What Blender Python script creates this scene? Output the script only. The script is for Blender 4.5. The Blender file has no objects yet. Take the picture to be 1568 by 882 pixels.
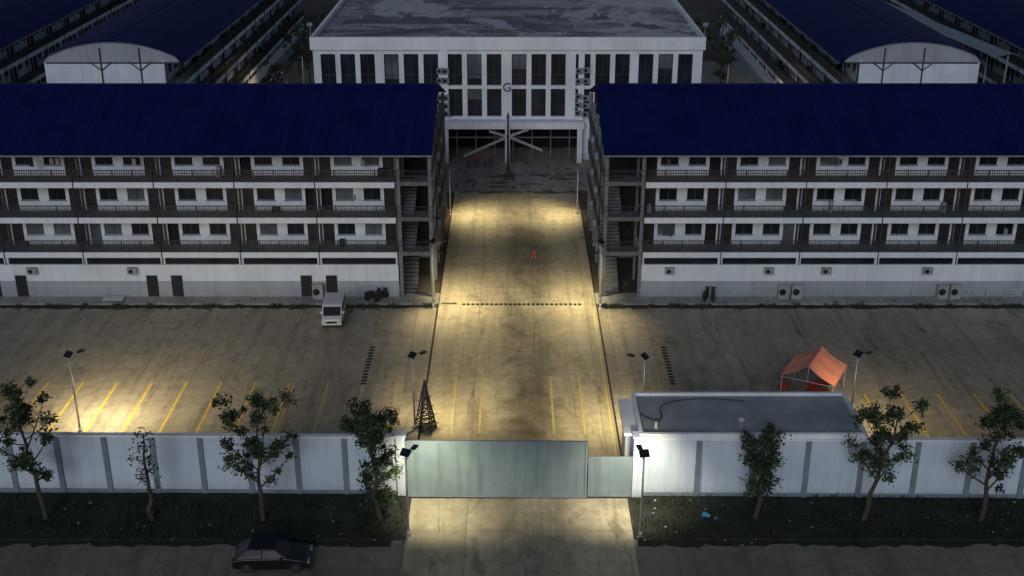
import bpy, math, random
from mathutils import Vector, Matrix, Euler
R = random.Random(7)
scene = bpy.context.scene
scene.view_settings.view_transform = 'Standard'
scene.view_settings.look = 'None'
scene.view_settings.exposure = 0

# ------------------------------------------------------------ materials
class NT:
    def __init__(s, name):
        s.m = bpy.data.materials.new(name); s.m.use_nodes = True
        s.n = s.m.node_tree.nodes; s.l = s.m.node_tree.links
        s.b = s.n['Principled BSDF']
        s.pos = s.n.new('ShaderNodeNewGeometry').outputs['Position']
    def link(s, a, b): s.l.new(a, b)
    def setin(s, sock, v):
        if hasattr(v, 'links') or isinstance(v, bpy.types.NodeSocket): s.l.new(v, sock)
        else: sock.default_value = v
    def mapping(s, sc, rot=(0, 0, 0), loc=(0, 0, 0)):
        m = s.n.new('ShaderNodeMapping'); s.l.new(s.pos, m.inputs[0])
        m.inputs['Scale'].default_value = sc; m.inputs['Rotation'].default_value = rot; m.inputs['Location'].default_value = loc
        return m.outputs[0]
    def noise(s, scale, detail=5, vec=None, rough=.55, dist=0):
        n = s.n.new('ShaderNodeTexNoise'); s.l.new(vec if vec is not None else s.pos, n.inputs['Vector'])
        n.inputs['Scale'].default_value = scale; n.inputs['Detail'].default_value = detail
        n.inputs['Roughness'].default_value = rough; n.inputs['Distortion'].default_value = dist
        return n.outputs[0]
    def math(s, op, a, b=0.0, c=None, clamp=False):
        n = s.n.new('ShaderNodeMath'); n.operation = op; n.use_clamp = clamp
        s.setin(n.inputs[0], a); s.setin(n.inputs[1], b)
        if c is not None: s.setin(n.inputs[2], c)
        return n.outputs[0]
    def rng(s, v, a, b, c=0., d=1.):
        n = s.n.new('ShaderNodeMapRange'); s.setin(n.inputs[0], v)
        for i, x in enumerate((a, b, c, d)): n.inputs[i + 1].default_value = x
        return n.outputs[0]
    def mix(s, f, a, b, mode='MIX'):
        n = s.n.new('ShaderNodeMix'); n.data_type = 'RGBA'; n.blend_type = mode
        s.setin(n.inputs[0], f)
        for i, x in ((6, a), (7, b)):
            if isinstance(x, (tuple, list)): n.inputs[i].default_value = (*x, 1)
            else: s.l.new(x, n.inputs[i])
        return n.outputs[2]
    def mulv(s, col, f):
        n = s.n.new('ShaderNodeVectorMath'); n.operation = 'SCALE'
        s.l.new(col, n.inputs[0]); s.setin(n.inputs[3], f); return n.outputs[0]
    def xyz(s):
        n = s.n.new('ShaderNodeSeparateXYZ'); s.l.new(s.pos, n.inputs[0]); return n.outputs
    def bump(s, h, st=.3, d=.02):
        n = s.n.new('ShaderNodeBump'); n.inputs['Strength'].default_value = st; n.inputs['Distance'].default_value = d
        s.l.new(h, n.inputs['Height']); s.l.new(n.outputs[0], s.b.inputs['Normal'])
    def out(s, col, rough=.8, metal=0.):
        s.setin(s.b.inputs['Base Color'], col if not isinstance(col, tuple) else (*col, 1))
        s.setin(s.b.inputs['Roughness'], rough); s.b.inputs['Metallic'].default_value = metal
        return s.m

def simple(name, col, rough=.7, var=.25, scale=1.5, metal=0.):
    t = NT(name); n = t.noise(scale, 6)
    c = t.mix(t.rng(n, .3, .7), tuple(max(0, x * (1 - var)) for x in col), tuple(x * (1 + var) for x in col))
    return t.out(c, rough, metal)

def emis(name, col, st):
    t = NT(name); t.out((.8, .8, .8), .4)
    t.b.inputs['Emission Color'].default_value = (*col, 1); t.b.inputs['Emission Strength'].default_value = st
    return t.m

def wallpaint(name, col, dirt=.45, zlo=0., zhi=1.2):
    t = NT(name); x, y, z = t.xyz()
    streak = t.noise(1.0, 6, t.mapping((2.2, 2.2, .16)), .6)
    big = t.noise(.35, 4)
    f = t.rng(streak, .48, .78, 0, dirt)
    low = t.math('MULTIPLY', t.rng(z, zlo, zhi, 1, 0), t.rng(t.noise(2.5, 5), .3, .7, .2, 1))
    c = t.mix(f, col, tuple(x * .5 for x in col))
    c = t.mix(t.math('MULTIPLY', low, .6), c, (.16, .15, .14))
    c = t.mulv(c, t.rng(big, .3, .7, .86, 1.06))
    return t.out(c, .75)

def concrete(name, c1, c2, jx=4.5, jy=5., streak=.4, rot=0., stain=.5, joff=0., dark=.45, centre_stain_shade=0., scuff=0., spots=()):
    t = NT(name); x, y, z = t.xyz()
    n1 = t.noise(.13, 7, None, .6); n2 = t.noise(1.3, 8, None, .65); n3 = t.noise(9, 4)
    c = t.mix(t.rng(n1, .32, .68), c1, c2)
    c = t.mulv(c, t.rng(n2, .28, .72, .72, 1.2))
    c = t.mulv(c, t.rng(n3, .3, .7, .92, 1.08))
    st = t.noise(1, 6, t.mapping((1.1, .07, 1), (0, 0, rot)), .6, .3)
    c = t.mulv(c, t.rng(st, .5, .75, 1, 1 - streak))
    st2 = t.noise(.5, 7, t.mapping((1, .45, 1), (0, 0, rot), (31, 7, 0)), .7, .6)
    c = t.mulv(c, t.rng(st2, .55, .7, 1, 1 - stain))
    if centre_stain_shade:  # centre band: ground-in dirt and the dimness between lamp pools, both painted in
        d = t.math('ABSOLUTE', t.math('SUBTRACT', x, t.math('ADD', .9, t.math('MULTIPLY', t.noise(.08, 3), .8))))
        band = t.rng(d, 1.0, 3.2, 1, 0)
        pn = t.rng(t.noise(.16, 7, t.mapping((1, .55, 1), (0, 0, 0), (3, 11, 0)), .68, .8), .42, .6, .1, 1)
        c = t.mulv(c, t.math('SUBTRACT', 1.0, t.math('MULTIPLY', t.math('MULTIPLY', band, pn), centre_stain_shade)))
    for (sx, sy, rx, ry, k) in spots:   # slab stains plus the unlit gaps between lamp pools, put into the colour
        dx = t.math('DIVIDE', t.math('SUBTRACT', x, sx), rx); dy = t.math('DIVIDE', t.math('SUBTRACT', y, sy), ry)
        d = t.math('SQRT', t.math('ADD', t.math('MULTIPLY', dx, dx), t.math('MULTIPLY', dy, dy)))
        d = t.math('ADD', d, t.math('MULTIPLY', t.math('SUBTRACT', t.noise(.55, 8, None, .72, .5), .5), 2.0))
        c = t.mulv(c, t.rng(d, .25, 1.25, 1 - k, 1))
    if scuff:
        for k, (rr, lo) in enumerate(((.5, .63), (-.35, .65), (1.2, .66))):
            sk_ = t.noise(1, 5, t.mapping((1.9, .10, 1), (0, 0, rr), (k * 17, k * 5, 0)), .65, 1.2)
            c = t.mulv(c, t.rng(sk_, lo, lo + .05, 1, 1 - scuff))
        bl = t.noise(.9, 8, t.mapping((1, 1, 1), (0, 0, 0), (77, 3, 0)), .75, .4)
        c = t.mulv(c, t.rng(bl, .62, .68, 1, 1 - scuff))
    def line(v, per, w):
        f = t.math('FRACT', t.math('DIVIDE', t.math('ADD', v, 1000 * per + joff), per))
        return t.math('LESS_THAN', t.math('ABSOLUTE', t.math('SUBTRACT', f, .5)), w / per)
    ln = t.math('MAXIMUM', line(x, jx, .03), line(y, jy, .03))
    ln = t.math('MULTIPLY', ln, t.rng(t.noise(.8, 4), .35, .6, .25, .8))
    c = t.mix(ln, c, tuple(k * dark for k in c1))
    wn = t.n.new('ShaderNodeTexWhiteNoise'); wn.noise_dimensions = '2D'
    cb = t.n.new('ShaderNodeCombineXYZ')
    fl = lambda v, per: t.math('FLOOR', t.math('ADD', t.math('DIVIDE', t.math('ADD', v, 1000 * per + joff), per), .5))
    t.link(fl(x, jx), cb.inputs[0]); t.link(fl(y, jy * 2), cb.inputs[1]); t.link(cb.outputs[0], wn.inputs['Vector'])
    c = t.mulv(c, t.rng(wn.outputs[0], 0, 1, .87, 1.1))
    vo = t.n.new('ShaderNodeTexVoronoi'); vo.feature = 'DISTANCE_TO_EDGE'; vo.inputs['Scale'].default_value = .16
    vm = t.n.new('ShaderNodeVectorMath'); vm.operation = 'ADD'
    nn = t.n.new('ShaderNodeTexNoise'); nn.inputs['Scale'].default_value = .7; t.link(t.pos, nn.inputs['Vector'])
    sc = t.n.new('ShaderNodeVectorMath'); sc.operation = 'SCALE'; sc.inputs[3].default_value = 2.2
    t.link(nn.outputs[1], sc.inputs[0]); t.link(t.pos, vm.inputs[0]); t.link(sc.outputs[0], vm.inputs[1]); t.link(vm.outputs[0], vo.inputs['Vector'])
    cr = t.math('MULTIPLY', t.math('LESS_THAN', vo.outputs[0], .004), t.rng(n1, .45, .6, 0, .6))
    c = t.mix(cr, c, tuple(k * .4 for k in c1))
    t.bump(n3, .25, .02)
    return t.out(c, t.rng(n2, .3, .7, .6, .9))

M = {}
M['soil'] = simple('soil', (.06, .05, .04), .95, .4, .3)
M['yard'] = concrete('yard_concrete', (.29, .25, .195), (.385, .335, .265), 3.3, 6, .4, .12, .45, scuff=.4)
M['drive'] = concrete('driveway_concrete', (.35, .305, .215), (.46, .405, .29), 4.65, 5, .35, 0, .5, joff=.5, centre_stain_shade=.5, scuff=.45,
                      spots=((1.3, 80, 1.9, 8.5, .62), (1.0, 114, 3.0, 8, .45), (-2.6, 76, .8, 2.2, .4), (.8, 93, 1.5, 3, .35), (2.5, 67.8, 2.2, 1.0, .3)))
M['apron'] = concrete('apron_concrete', (.26, .26, .25), (.36, .36, .34), 3.5, 1.7, .3, 0, .5)
M['street'] = concrete('street_surface', (.16, .14, .115), (.25, .215, .17), 6, 8, .4, 1.4, .5, scuff=.3)
M['plaza'] = concrete('plaza_paving', (.25, .23, .205), (.36, .33, .29), 3, 3, .3, .7, .5, scuff=.4)
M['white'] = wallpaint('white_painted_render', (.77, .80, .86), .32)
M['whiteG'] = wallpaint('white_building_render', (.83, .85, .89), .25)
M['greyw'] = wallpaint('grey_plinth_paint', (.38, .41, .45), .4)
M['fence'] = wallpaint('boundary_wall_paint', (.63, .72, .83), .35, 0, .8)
M['pil'] = simple('grey_pilaster', (.20, .24, .28), .8, .15)
M['steel'] = simple('dark_steel', (.04, .042, .046), .5, .3, 2)
M['col'] = simple('grey_column', (.17, .18, .19), .8, .25)
M['slab'] = simple('grey_slab', (.13, .135, .14), .85, .25)
M['groofg'] = simple('guardhouse_roof_screed', (.31, .32, .33), .9, .22, .5)
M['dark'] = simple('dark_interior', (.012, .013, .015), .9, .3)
M['door'] = simple('dark_door', (.018, .015, .015), .5, .3)
M['black'] = simple('black_rubber', (.015, .015, .016), .7, .3)
M['galv'] = simple('galvanised_metal', (.5, .51, .52), .4, .15, 3, .6)
M['acw'] = simple('ac_casing', (.5, .51, .52), .5, .1)
M['acd'] = simple('ac_casing_grey', (.3, .31, .32), .5, .2)
M['curt'] = simple('curtain', (.10, .11, .13), .9, .4, .7)
M['red'] = simple('red_plastic', (.45, .035, .03), .5, .2)
M['shirt'] = simple('dark_red_shirt', (.26, .045, .035), .9, .2)
M['bark'] = simple('bark', (.07, .055, .04), .95, .4, 6)
M['leafa'] = simple('leaf_dark', (.022, .042, .016), .6, .4, 2)
M['leafb'] = simple('leaf_light', (.05, .08, .028), .55, .35, 2)
M['grass'] = simple('grass_blade', (.018, .034, .015), .8, .45, .8)
M['verge'] = simple('verge_soil_grass', (.015, .020, .012), .95, .5, .9)
M['litter'] = simple('litter_plastic', (.35, .36, .38), .6, .4)
M['bluelit'] = simple('blue_plastic', (.05, .3, .6), .5, .2)
M['lens'] = emis('lamp_lens', (1, .88, .55), 14)
M['solar'] = simple('solar_panel', (.008, .010, .02), .45, .2)
M['cable'] = simple('black_cable', (.03, .03, .03), .6, .1)
M['skin'] = simple('skin', (.30, .18, .12), .6, .05)
M['hair'] = simple('hair', (.015, .012, .01), .6, .1)
M['trouser'] = simple('trousers', (.05, .05, .08), .9, .2)
M['cloth'] = simple('grey_cloth', (.22, .22, .24), .9, .5, .4)

def glassm(name, col, rough=.12):
    t = NT(name); n = t.noise(.5, 3)
    t.b.inputs['Specular IOR Level'].default_value = .3
    return t.out(t.mix(t.rng(n, .35, .65), tuple(x * .5 for x in col), tuple(x * 1.6 for x in col)), rough)
M['glass'] = glassm('window_glass', (.012, .015, .02), .3)
M['glassg'] = glassm('tall_window_glass', (.014, .018, .028), .3)

def roofm():
    t = NT('blue_metal_roof'); x, y, z = t.xyz()
    n = t.noise(.25, 6); s = t.noise(1, 5, t.mapping((.9, .08, .3)), .6)
    c = t.mix(t.rng(n, .3, .7), (.003, .006, .070), (.005, .010, .098))
    c = t.mulv(c, t.rng(s, .4, .75, 1.08, .75))
    t.b.inputs['Specular IOR Level'].default_value = .15
    return t.out(c, .7)
M['roof'] = roofm()
def groof():
    t = NT('stained_flat_roof')
    br = t.n.new('ShaderNodeTexBrick'); t.link(t.mapping((1, 1, 1), (0, 0, 0), (2, 3, 0)), br.inputs['Vector'])
    br.inputs['Scale'].default_value = .075; br.inputs['Mortar Size'].default_value = .004
    br.inputs['Color1'].default_value = (.20, .195, .215, 1); br.inputs['Color2'].default_value = (.40, .39, .43, 1); br.inputs['Mortar'].default_value = (.6, .6, .64, 1)
    n = t.noise(.13, 8, t.mapping((.6, 1.0, 1)), .7, .6); n2 = t.noise(.07, 7, t.mapping((1, .8, 1), (0, 0, 0), (5, 9, 0)), .68, .5); n3 = t.noise(1.2, 6)
    c = t.mix(t.rng(n, .48, .54, 0, .8), br.outputs[0], (.10, .10, .11))
    c = t.mix(t.rng(n2, .52, .545, 0, .85), c, (.52, .51, .55))
    c = t.mulv(c, t.rng(n3, .3, .7, .8, 1.15))
    return t.out(c, .85)
M['groof'] = groof()
def paint(name, col, lo=.42, hi=.6, under=(.3, .27, .2)):
    t = NT(name); n = t.noise(2.2, 8, None, .7)
    return t.out(t.mix(t.rng(n, lo, hi), under, col), .7)
M['yellow'] = paint('worn_yellow_paint', (.72, .46, .04), .34, .56)
M['yellowf'] = paint('faded_yellow_paint', (.60, .42, .06), .42, .62, (.38, .34, .24))
M['fabric'] = simple('orange_canvas', (.86, .30, .21), .8, .12, 1.2)
def gatem():
    t = NT('gate_sheet_metal'); x, y, z = t.xyz()
    s = t.noise(1, 6, t.mapping((2, 2, .2)), .6); n = t.noise(.5, 5)
    c = t.mix(t.rng(n, .3, .7), (.17, .23, .26), (.22, .285, .315))
    c = t.mulv(c, t.rng(s, .45, .75, 1.05, .7))
    return t.out(c, .5, .1)
M['gate'] = gatem()
M['carblk'] = simple('black_car_paint', (.006, .0065, .008), .3, .1)
M['carwht'] = simple('white_car_paint', (.6, .6, .6), .3, .05)
M['tail'] = simple('red_lamp_lens', (.12, .01, .01), .3, .1)
M['dirt'] = simple('drain_dirt', (.03, .026, .021), .95, .6, 1.2)
M['dirt2'] = simple('dried_mud', (.10, .088, .07), .95, .5, 1.2)

# ------------------------------------------------------------ mesh helper
def link(o, parent=None):
    scene.collection.objects.link(o)
    if parent is not None: o.parent = parent
    return o
def empty(name, loc=(0, 0, 0), rz=0):
    e = bpy.data.objects.new(name, None); e.empty_display_size = .5
    e.location = loc; e.rotation_euler = (0, 0, rz); return link(e)
class MB:
    def __init__(s): s.v = []; s.f = []; s.mi = []
    def box(s, x0, x1, y0, y1, z0, z1, m=0):
        i = len(s.v)
        s.v += [(x0, y0, z0), (x1, y0, z0), (x1, y1, z0), (x0, y1, z0), (x0, y0, z1), (x1, y0, z1), (x1, y1, z1), (x0, y1, z1)]
        s.f += [(i, i + 3, i + 2, i + 1), (i + 4, i + 5, i + 6, i + 7), (i, i + 1, i + 5, i + 4), (i + 1, i + 2, i + 6, i + 5), (i + 2, i + 3, i + 7, i + 6), (i + 3, i, i + 4, i + 7)]
        s.mi += [m] * 6
    def poly(s, pts, m=0):
        i = len(s.v); s.v += [tuple(p) for p in pts]; s.f.append(tuple(range(i, i + len(pts)))); s.mi.append(m)
    def tube(s, p0, p1, r0, r1=None, n=8, m=0, cap=True):
        r1 = r0 if r1 is None else r1
        p0 = Vector(p0); p1 = Vector(p1); d = (p1 - p0).normalized()
        a = d.orthogonal().normalized(); b = d.cross(a); i = len(s.v)
        for p, r in ((p0, r0), (p1, r1)):
            for k in range(n):
                t = 2 * math.pi * k / n; s.v.append(tuple(p + a * math.cos(t) * r + b * math.sin(t) * r))
        for k in range(n):
            k2 = (k + 1) % n; s.f.append((i + k, i + k2, i + n + k2, i + n + k)); s.mi.append(m)
        if cap:
            s.f.append(tuple(i + k for k in reversed(range(n)))); s.f.append(tuple(i + n + k for k in range(n))); s.mi += [m, m]
    def prism(s, prof, x0, x1, m=0, axis='x'):
        n = len(prof); i = len(s.v)
        for xx in (x0, x1):
            for a, z in prof: s.v.append((xx, a, z) if axis == 'x' else (a, xx, z))
        s.f.append(tuple(i + k for k in range(n))); s.f.append(tuple(i + n + k for k in reversed(range(n)))); s.mi += [m, m]
        for k in range(n):
            k2 = (k + 1) % n; s.f.append((i + k, i + n + k, i + n + k2, i + k2)); s.mi.append(m)
    def done(s, name, mats, parent=None, smooth=False, bevel=0, loc=None):
        me = bpy.data.meshes.new(name); me.from_pydata(s.v, [], s.f)
        if not isinstance(mats, (list, tuple)): mats = [mats]
        for m in mats: me.materials.append(M[m] if isinstance(m, str) else m)
        me.polygons.foreach_set('material_index', s.mi)
        if smooth: me.polygons.foreach_set('use_smooth', [True] * len(s.f))
        me.update()
        o = bpy.data.objects.new(name, me)
        if loc: o.location = loc
        if bevel:
            b = o.modifiers.new('Bevel', 'BEVEL'); b.width = bevel; b.segments = 2; b.limit_method = 'ANGLE'
        return link(o, parent)
def sheet(name, x0, x1, y0, y1, z, mat):
    m = MB(); m.poly([(x0, y0, z), (x1, y0, z), (x1, y1, z), (x0, y1, z)]); return m.done(name, mat)

# ------------------------------------------------------------ ground
sheet('ground', -700, 700, -100, 1500, 0, 'soil')
sheet('street', -150, 150, 20, 61.2, .02, 'street')
sheet('yard_pavement', -95, 95, 66.3, 96.3, .024, 'yard')
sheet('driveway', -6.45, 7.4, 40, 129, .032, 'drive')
sheet('plaza_pavement', -60, 60, 129.02, 200, .02, 'plaza')
sheet('building_apron', -95, -6.5, 97.1, 99.5, .10, 'apron')
sheet('building_apron', 7.45, 95, 97.1, 99.5, .10, 'apron')
kb = MB(); kb.box(-95, -6.55, 97.0, 97.1, 0, .13); kb.box(7.5, 95, 97.0, 97.1, 0, .13); kb.done('apron_kerb', 'apron')
kb = MB(); kb.box(-95, -6.6, 61.0, 61.15, 0, .10); kb.box(7.6, 95, 61.0, 61.15, 0, .10)
kb.box(-6.62, -6.47, 61.15, 65.9, 0, .12); kb.box(7.42, 7.57, 61.15, 65.9, 0, .12); kb.done('verge_kerb', 'dirt')
sheet('grass_verge', -95, -6.63, 61.15, 66.3, .05, 'verge'); sheet('grass_verge', 7.58, 95, 61.15, 66.3, .05, 'verge')
m = MB()
m.box(-6.62, -6.46, 66.8, 121, .0, .042); m.box(7.41, 7.55, 66.8, 121, .0, .042)
m.done('drain_channel', 'dirt')
def ragged(m, x0, x1, yc, w, z=.036):
    x = x0; pts = []; lo = []
    while x < x1:
        pts.append((x, yc + w * R.uniform(.35, 1.0), z)); lo.append((x, yc - w * R.uniform(.3, 1.1), z)); x += R.uniform(.3, .9)
    for i in range(len(pts) - 1): m.poly([lo[i], lo[i + 1], pts[i + 1], pts[i]])
m = MB(); ragged(m, -95, -6.7, 96.5, .5); ragged(m, 7.6, 95, 96.5, .5); ragged(m, -6.3, -4.6, 97.3, .22, .04)
m.done('drain_ditch', 'dirt')
m = MB()
for (a, b) in ((-95, -6.7), (7.6, 95)): ragged(m, a, b, 60.85, .6, .03)
m.done('verge_soil', 'verge')
m = MB()
for k in range(26):
    x = -4.4 + k * .41; m.box(x, x + .26, 96.85, 97.2, .03, .085)
m.done('speed_bump', 'black', bevel=.02)
for X in (-11.4, 12.35):
    m = MB()
    for k in range(13):
        y = 81.6 + k * .54; m.box(X - .2, X + .2, y, y + .3, .02, .045)
    m.done('drain_grate', 'black')
m = MB()
for k in range(10):
    x = -41 + k * 2.65; m.poly([(x, 69.5, .03), (x + .2, 69.5, .03), (x + .2, 82, .03), (x, 82, .03)])
for k in range(8):
    x = 23.7 + k * 2.75; m.poly([(x, 69.5, .03), (x + .2, 69.5, .03), (x + .2, 80, .03), (x, 80, .03)])
m.done('parking_markings', 'yellow')
m = MB()
for k in range(4):
    x = -16.8 + k * 2.65; m.poly([(x, 71, .03), (x + .16, 71, .03), (x + .16, 82, .03), (x, 82, .03)])
for x in (-4.4, -2.4, 2.9, 5.1): m.poly([(x, 74, .037), (x + .16, 74, .037), (x + .16, 83, .037), (x, 83, .037)])
m.poly([(7.05, 66.8, .037), (7.2, 66.8, .037), (7.2, 96, .037), (7.05, 96, .037)])
m.poly([(-4, 90.3, .037), (-1, 90.3, .037), (-1, 90.42, .037), (-4, 90.42, .037)])
m.done('driveway_markings', 'yellowf')
m = MB(); m.box(-6.9, 8, 65.65, 65.75, .02, .06); m.done('gate_rail', 'steel')
m = MB()
for i in range(260):
    a = R.random() < .35
    if a: x, y = R.uniform(-8, 9), R.uniform(129.4, 134) if R.random() < .6 else R.uniform(129, 141)
    else: x, y = R.choice([R.uniform(-45, -7), R.uniform(9, 45)]), R.uniform(95.6, 98)
    s_ = R.uniform(.05, .2); h = R.uniform(.03, .1)
    m.box(x, x + s_ * R.uniform(.5, 2), y, y + s_, .03, .03 + h)
m.done('debris_rubble', 'dirt')
m = MB()
for i in range(46):
    x, y = R.uniform(-6, 8), R.choice([R.uniform(128.8, 129.4), R.uniform(130, 136)]); sx, sy = R.uniform(.3, 1.5), R.uniform(.15, .5)
    m.poly([(x + math.cos(k * .52) * sx * R.uniform(.6, 1.2), y + math.sin(k * .52) * sy * R.uniform(.6, 1.2), .036 + i * .0002) for k in range(12)])
m.done('soil_patches', 'dirt2')

# ------------------------------------------------------------ dormitory blocks
def ac(mb, x, y, z, w=.85, h=.6, d=.35):
    mb.box(x - w / 2, x + w / 2, y - d, y, z, z + h, 0)
    mb.tube((x - .12 * w, y - d - .012, z + h / 2), (x - .12 * w, y - d + .01, z + h / 2), min(h, w) * .33, n=12, m=1)
PER = 6.95
def dorm(name, L, depth, loc, rz, gallery=None, arch=False, detail=True, groundd=None, acs=(), stand=()):
    P = empty(name, loc, rz); F = [4.4, 7.63, 10.86]; TOP = 13.35
    nb = int(round(L / PER))
    def bx(k): return (L - k * PER) if gallery == 'R' else k * PER
    w = MB(); w.box(0, L, 0, depth, 0, 3.15)
    w.box(0, L, .22, depth, 3.15, 3.9)
    for k in range(nb + 1):
        x = bx(k); w.box(max(x - .2, -.01), min(x + .2, L + .01), .01, .3, 3.15, 3.9)
    for f in F:
        w.box(-.02, L + .02, -.12, 1.9, f - .55, f - .04)
    for f in F:
        for k in range(nb):
            a = min(bx(k), bx(k + 1)); f1 = f + 2.75
            for s0, s1 in ((0, .2), (1.2, 1.5), (3.05, 3.95), (5.45, 5.75), (6.75, 6.95)): w.box(a + s0, a + s1, 1.8, 2.0, f - .04, f1)
            for s0, s1 in ((.2, 1.2), (5.75, 6.75)): w.box(a + s0, a + s1, 1.8, 2.0, f + 2.2, f1)
            for s0, s1 in ((1.5, 3.05), (3.95, 5.45)):
                w.box(a + s0, a + s1, 1.8, 2.0, f - .04, f + .95); w.box(a + s0, a + s1, 1.8, 2.0, f + 2.1, f1)
    w.box(0.01, .2, 2.0, depth, 3.9, TOP); w.box(L - .2, L - .01, 2.0, depth, 3.9, TOP); w.box(.2, L - .2, depth - .2, depth - .01, 3.9, TOP)
    w.done('walls', 'white', P)
    g = MB(); g.box(-.03, L + .03, -.04, -.001, .1, 1.6); g.done('plinth', 'greyw', P)
    g = MB(); g.box(.2, L - .2, .2, .219, 3.15, 3.88); g.done('strip_windows', 'glass', P)
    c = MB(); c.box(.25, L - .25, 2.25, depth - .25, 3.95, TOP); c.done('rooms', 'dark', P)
    sl = MB()
    for f in F: sl.box(0, L, -.1, 1.9, f - .038, f + .0)
    sl.done('corridor_floors', 'slab', P)
    gl = MB(); fr = MB(); dr = MB(); cl = MB()
    for f in F:
        for k in range(nb):
            a = min(bx(k), bx(k + 1))
            for s0, s1 in ((1.5, 3.05), (3.95, 5.45)):
                q = 1 if R.random() < .13 else 0
                gl.box(a + s0, a + s1, 1.93, 1.96, f + .95, f + 2.1, q)
                if detail:
                    for xx in (s0, (s0 + s1) / 2 - .02, s1 - .04): fr.box(a + xx, a + xx + .04, 1.88, 1.925, f + .95, f + 2.1)
                    fr.box(a + s0 - .08, a + s1 + .08, 1.7, 1.8, f + .88, f + .94, 1)
                    if R.random() < .1: cl.box(a + s1 + .05, a + s1 + .7, 1.5, 1.79, f + 2.15, f + 2.6, 1)
            for s0, s1 in ((.2, 1.2), (5.75, 6.75)):
                if R.random() < .85: dr.box(a + s0 + .04, a + s1 - .04, 1.9, 1.94, f, f + 2.18, 0 if R.random() < .94 else 1)
            if detail:
                for j in range(R.choice([0, 0, 1, 1, 2])):
                    xx = a + R.uniform(.3, 6.3); ty = R.random()
                    if ty < .5: cl.box(xx, xx + R.uniform(.2, .6), 1.2, 1.7, f + .01, f + R.uniform(.3, 1.0), R.choice([0, 0, 1, 2]))
                    else:
                        z1 = f + R.uniform(1.75, 2.0)
                        for q in range(R.choice([1, 1, 2])):
                            x2 = xx + q * .5; cl.box(x2, x2 + .32, .45, .48, z1 - R.uniform(.4, .7), z1, R.choice([0, 2, 3, 0]))
    gl.done('windows', ['glass', 'curt'], P); dr.done('doors', ['door', 'curt'], P)
    if detail: fr.done('window_frames', ['curt', 'pil'], P)
    if detail and cl.v: cl.done('balcony_clutter', ['dark', 'acd', 'trouser', 'cloth'], P)
    r = MB(); step = .2 if detail else .5
    for f in F:
        r.box(0, L, -.06, 0, f + .98, f + 1.05); r.box(0, L, -.05, -.01, f + .1, f + .15); r.box(0, L, -.05, -.01, f + .72, f + .76)
        n = int(L / step)
        for i in range(n): r.box(i * step, i * step + .05, -.045, -.017, f + .12, f + .98)
        n = int(L / (PER / 4))
        for i in range(n + 1): r.box(i * PER / 4 - .04, i * PER / 4 + .04, -.065, -.005, f, f + 1.06)
    r.done('railings', 'steel', P)
    c = MB()
    for k in range(nb + 1):
        x = bx(k); c.tube((x, -.17, 3.2), (x, -.17, TOP), .045, n=6)
        c.box(x - .08, x + .08, 1.55, 1.75, 4.4, TOP)
    c.done('downpipes', 'steel', P)
    d = MB()
    for x in (groundd or []): d.box(x - .5, x + .5, -.06, -.045, .12, 2.15)
    if d.v: d.done('ground_doors', 'door', P)
    a = MB()
    for x in acs: ac(a, x, -.05, 2.35)
    for x in stand: ac(a, x, -.3, .12, .95, 1.35, .4)
    if a.v: a.done('air_conditioners', ['acd', 'dark'], P)
    x0, x1 = -.5, L + .5
    if gallery == 'R': x1 = L + 3.3
    if gallery == 'L': x0 = -3.7
    ro = MB(); t = .12; cy = depth / 2; RZ = 16.85 if not arch else 15.9
    if not arch: prof = [(-.75, 13.42), (cy, RZ), (depth + .75, 13.42)]
    else:
        prof = []
        for i in range(13):
            u = i / 12; yy = -.75 + (depth + 1.5) * u; prof.append((yy, 13.5 + (RZ - 13.5) * (1 - (2 * u - 1) ** 2) ** .85))
    prof2 = prof + [(a_, z_ - t) for a_, z_ in reversed(prof)]
    ro.prism(prof2, x0, x1)
    if not arch and detail:
        nx = int((x1 - x0) / .82)
        for i in range(nx):
            x = x0 + i * .82 + .2
            ro.prism([(-.75, 13.425), (cy, RZ + .005), (cy, RZ + .02), (-.75, 13.44)], x, x + .03)
    ro.box(x0, x1, cy - .2, cy + .2, RZ - .05, RZ + .04)
    ro.done('roof', 'roof', P)
    gt = MB(); gt.box(x0, x1, -.85, -.755, 13.3, 13.42); gt.done('gutter', 'pil', P)
    gb = MB()
    for xa, xb in ((.02, .2), (L - .2, L - .02)):
        if arch: pr = [(0, TOP)] + [(a_, z_ - t - .02) for a_, z_ in prof if 0 < a_ < depth] + [(depth, TOP)]
        else: pr = [(0, TOP), (0, 13.5), (cy, RZ - .2), (depth, 13.5), (depth, TOP)]
        gb.prism(pr, xa, xb)
    gb.done('gable_walls', 'greyw' if arch else 'white', P)
    ce = MB(); ce.box(.2, L - .2, 0, depth, TOP, TOP + .05); ce.done('ceiling', 'slab', P)
    if gallery:
        x0g, x1g = (L, L + 3.15) if gallery == 'R' else (-3.6, 0)
        G = MB(); ys = [.1, 4.4, 8.8, 13.2, 17.6, depth - .2]
        for y in ys:
            for xx in (x0g + .12, x1g - .3): G.box(xx, xx + .3, y - .15, y + .15, 0, TOP + .1)
        G.done('gallery_columns', 'col', P)
        S = MB(); Rr = MB()
        for f in F:
            S.box(x0g + .02, x1g - .02, -.1, .9, f - .35, f); S.box(x0g + .02, x1g - .02, 5.4, depth, f - .35, f)
            for z_ in (f + .95, f + .5):
                Rr.box(x0g, x1g, -.1, -.05, z_, z_ + .05)
                xr = x1g - .05 if gallery == 'R' else x0g
                Rr.box(xr, xr + .05, -.1, depth, z_, z_ + .05)
            i = 0
            while i * .25 < depth:
                Rr.box(xr + .01, xr + .035, i * .25, i * .25 + .03, f, f + .95); i += 1
            for i in range(13): Rr.box(x0g + i * .25, x0g + i * .25 + .03, -.09, -.06, f, f + .95)
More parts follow.
